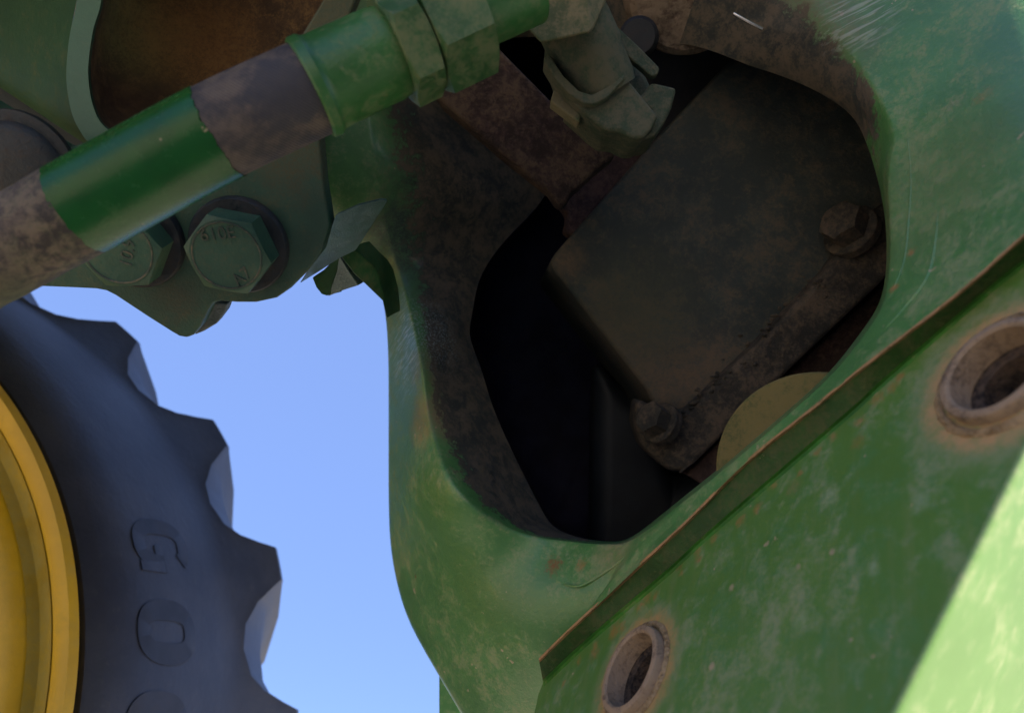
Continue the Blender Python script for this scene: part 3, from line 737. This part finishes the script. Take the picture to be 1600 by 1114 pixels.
lathe('ferrule', f0, fd, [(0, .0175), (0.0, .0190), (.0008, .0198), (.0040, .0199), (.0050, .0192), (.0058, .0186), (.0075, .0184), (L*.75, .0182), (L*.86, .0172), (L*.95, .0150), (L*1.1, .0140)], m_fer, hose, seg=64)
m_nutg = paint('hose_nut_paint', (.040, .120, .036), dust=(.16, .175, .08), amt=.50, scale=40, fine=300, rough=.42, bump=.3, dark=.7, spots=[(hp(720)-FV*.02+UV*.012, .006, .02, (.22, .23, .13), .6, .7)])
refn = P(700, 62, .27)-hp(690)
hex_solid('hex_nut', hp(612), fd, .0135, .0238, refn, m_nutg, hose, both=True, rot=.45)
lathe('neck', hp(640), fd, [(0, .0165), (.02, .0165)], m_fer, hose, seg=40)
hex_solid('hex_nut', hp(660), fd, .0235, .0248, refn, m_nutg, hose, both=True, rot=.12)
tube('pipe', seg(715, 830, 8), .0138, m_fer, hose)

# ------------------------------------------------------------------ tractor wheel
WC = np.array([-0.79767, -0.35323, 0.59500]); wa = np.array([-0.35192, -0.47927, 0.80402]); wa /= np.linalg.norm(wa)
wup = np.array([0, 1., 0])-wa*wa[1]; wup /= np.linalg.norm(wup); wrt = np.cross(wup, wa)
if wrt[0] < 0: wrt = -wrt
def WP(r, ang, z):
    """wheel point: radius, angle (deg, up from the right), z towards the camera side"""
    a = math.radians(ang); q = WC + wrt*(r*math.cos(a)) + wup*(r*math.sin(a)) - wa*z
    return CAM + C2W(*q)
wheel = thing('tractor_wheel', WP(.605, -90, 0), 'large tractor wheel with yellow rim and black lugged tyre against the sky', 'wheel')
def rubber():
    t = NT('tyre_rubber')
    a = t.noise(14, 8, .6); b = t.noise(120, 6, .65)
    c = t.mix(t.ramp(a, .35, .7), (.024, .027, .044), (.044, .047, .066))  # bluish tint puts sky haze into the rubber's colour
    c = t.mix(t.ramp(b, .55, .75, 0, .35), c, (.075, .070, .068))
    bp = t.n('ShaderNodeBump'); bp.inputs['Strength'].default_value = .3; bp.inputs['Distance'].default_value = .002
    t.l(b, bp.inputs['Height']); t.l(bp.outputs[0], t.b.inputs['Normal'])
    t.l(c, t.b.inputs['Base Color']); t.b.inputs['Roughness'].default_value = .5
    return t.m
m_rub = rubber()
pitch = 360/21
key = [(0.0, .606, .0015), (-3.7, .603, .0015), (-4.6, .592, .004), (-5.9, .580, .010), (-8.2, .571, .018), (-10.8, .5675, .019), (-13.6, .569, .014), (-15.2, .577, .008), (-16.3, .590, .003)]
G0 = 47.3
ang = []; ro = []; dl = []
for k in range(21):
    for i in range(len(key)):
        a0, r0_, d0 = key[i]; a1, r1_, d1 = key[i+1] if i+1 < len(key) else (key[0][0]-pitch, key[0][1], key[0][2])
        for s in range(3):
            t = s/3; ang.append(G0-k*pitch+a0+(a1-a0)*t); ro.append(r0_+(r1_-r0_)*t); dl.append(d0+(d1-d0)*t)
NA = len(ang)
side = [(.410, .244), (.420, .252), (.434, .246), (.460, .213), (.490, .160), (.520, .104), (.540, .066)]
LW = []
for r, z in side: LW.append([WP(r, a, z) for a in ang])
zl = lambda r: .066-(r-.54)*.75
LW.append([WP(r-d-.003, a, zl(r-d-.003)) for a, r, d in zip(ang, ro, dl)])
LW.append([WP(r-d, a, zl(r-d)-.008) for a, r, d in zip(ang, ro, dl)])
LW.append([WP(r, a, -.012) for a, r, d in zip(ang, ro, dl)])
LW.append([WP(r, a-2, -.10) for a, r, d in zip(ang, ro, dl)])
LW.append([WP(r-.01, a-5, -.25) for a, r, d in zip(ang, ro, dl)])
LW.append([WP(.45, a-5, -.40) for a, r, d in zip(ang, ro, dl)])
loft('tyre', LW, m_rub, wheel, angle=30)
m_yel = paint('rim_yellow', (.74, .43, .006), dust=(.52, .34, .05), amt=.4, scale=8, fine=60, rough=.45, bump=.15, dark=.75, chips=.2)
m_grv = paint('rim_groove_dirt', (.48, .31, .01), dust=(.33, .25, .05), amt=.6, scale=14, rough=.7, bump=.2)
prof = [(.413, .250), (.417, .262), (.411, .268), (.402, .264), (.396, .250), (.388, .242), (.380, .246), (.372, .250), (.362, .249), (.350, .243), (.335, .230), (.318, .208), (.300, .180), (.28, .155), (.24, .125), (.18, .11), (.10, .11), (.02, .11)]
LR = [[WP(r, a, z) for a in range(0, 360, 2)] for r, z in prof]
rim_o = loft('rim', LR, m_yel, wheel, cap=True, angle=60)
loft('rim_groove', [[WP(r, a, z) for a in range(0, 360, 2)] for r, z in ((.3985, .2585), (.3955, .2515), (.3890, .2440), (.3810, .2472))], m_grv, rim_o, angle=60)
m_let = paint('letter_rubber', (.024, .026, .040), dust=(.05, .050, .06), amt=.3, scale=40, rough=.55, bump=.1)  # same painted-in haze tint as the tyre
def zs(r): return float(np.interp(r, [q[0] for q in side], [q[1] for q in side]))
def wheel_hit(x, y):
    ray = np.array([(x-800)/FPX, -(y-557)/FPX, 1.]); z = .2
    for _ in range(40):
        c = WC-wa*z; q = ray*((c@wa)/(ray@wa))-c; r = math.hypot(q@wrt, q@wup); z = .6*z+.4*zs(r)
    return r, math.degrees(math.atan2(q@wup, q@wrt))
def ell(a, b, n=40, p=2.4):
    return [(a*math.copysign(abs(math.cos(t))**(2/p), math.cos(t)), b*math.copysign(abs(math.sin(t))**(2/p), math.sin(t))) for t in [2*math.pi*i/n for i in range(n)]]
def letter(ch, x, y, sw, sh):
    """sw: size along the tread, sh: radial size; letter tops point outwards"""
    r, a = wheel_hit(x, y)
    def sp(u, v, h):      # u along the text (clockwise), v radial
        rr = r+v; return WP(rr, a-math.degrees(u/r), zs(rr)+h)
    if ch == 'O': outer = ell(sw/2, sh/2); inner = ell(sw*.17, sh*.30, p=3.5)
    else:
        outer = ell(sw/2, sh/2); inner = ell(sw*.2, sh*.30, p=3.2)
    h = .0017; nn = len(outer)
    idx = list(range(nn))
    if ch == 'G': idx = [i for i in range(nn) if not (0.02*nn < (i % nn) < 0.115*nn)]
    v = []; f = []
    for i in range(nn):
        for (u, w), hh in ((outer[i], -.004), (outer[i], h), (inner[i], h), (inner[i], -.004)): v.append(sp(u, w, hh))
    for i in range(nn):
        j = (i+1) % nn
        if i not in idx or j not in idx:
            continue
        for k in range(3): f.append([i*4+k, j*4+k, j*4+k+1, i*4+k+1])
    if ch == 'G':
        b = len(v)
        box = [(sw*.02, -sh*.02), (sw*.52, -sh*.02), (sw*.52, -sh*.15), (sw*.02, -sh*.15)]
        for u, w in box: v.append(sp(u, w, -.004)); v.append(sp(u, w, h+.0002))
        f.append([b+1, b+3, b+5, b+7])
        for i in range(4): j = (i+1) % 4; f.append([b+2*i, b+2*j, b+2*j+1, b+2*i+1])
        b = len(v)
        box = [(sw*.34, -sh*.12), (sw*.52, -sh*.12), (sw*.52, -sh*.44), (sw*.34, -sh*.44)]
        for u, w in box: v.append(sp(u, w, -.004)); v.append(sp(u, w, h+.0004))
        f.append([b+1, b+3, b+5, b+7])
        for i in range(4): j = (i+1) % 4; f.append([b+2*i, b+2*j, b+2*j+1, b+2*i+1])
    return mesh('raised_letter', v, f, m_let, wheel)
letter('G', 253, 852, .052, .044); letter('O', 263, 987, .056, .044); letter('O', 246, 1137, .056, .044)
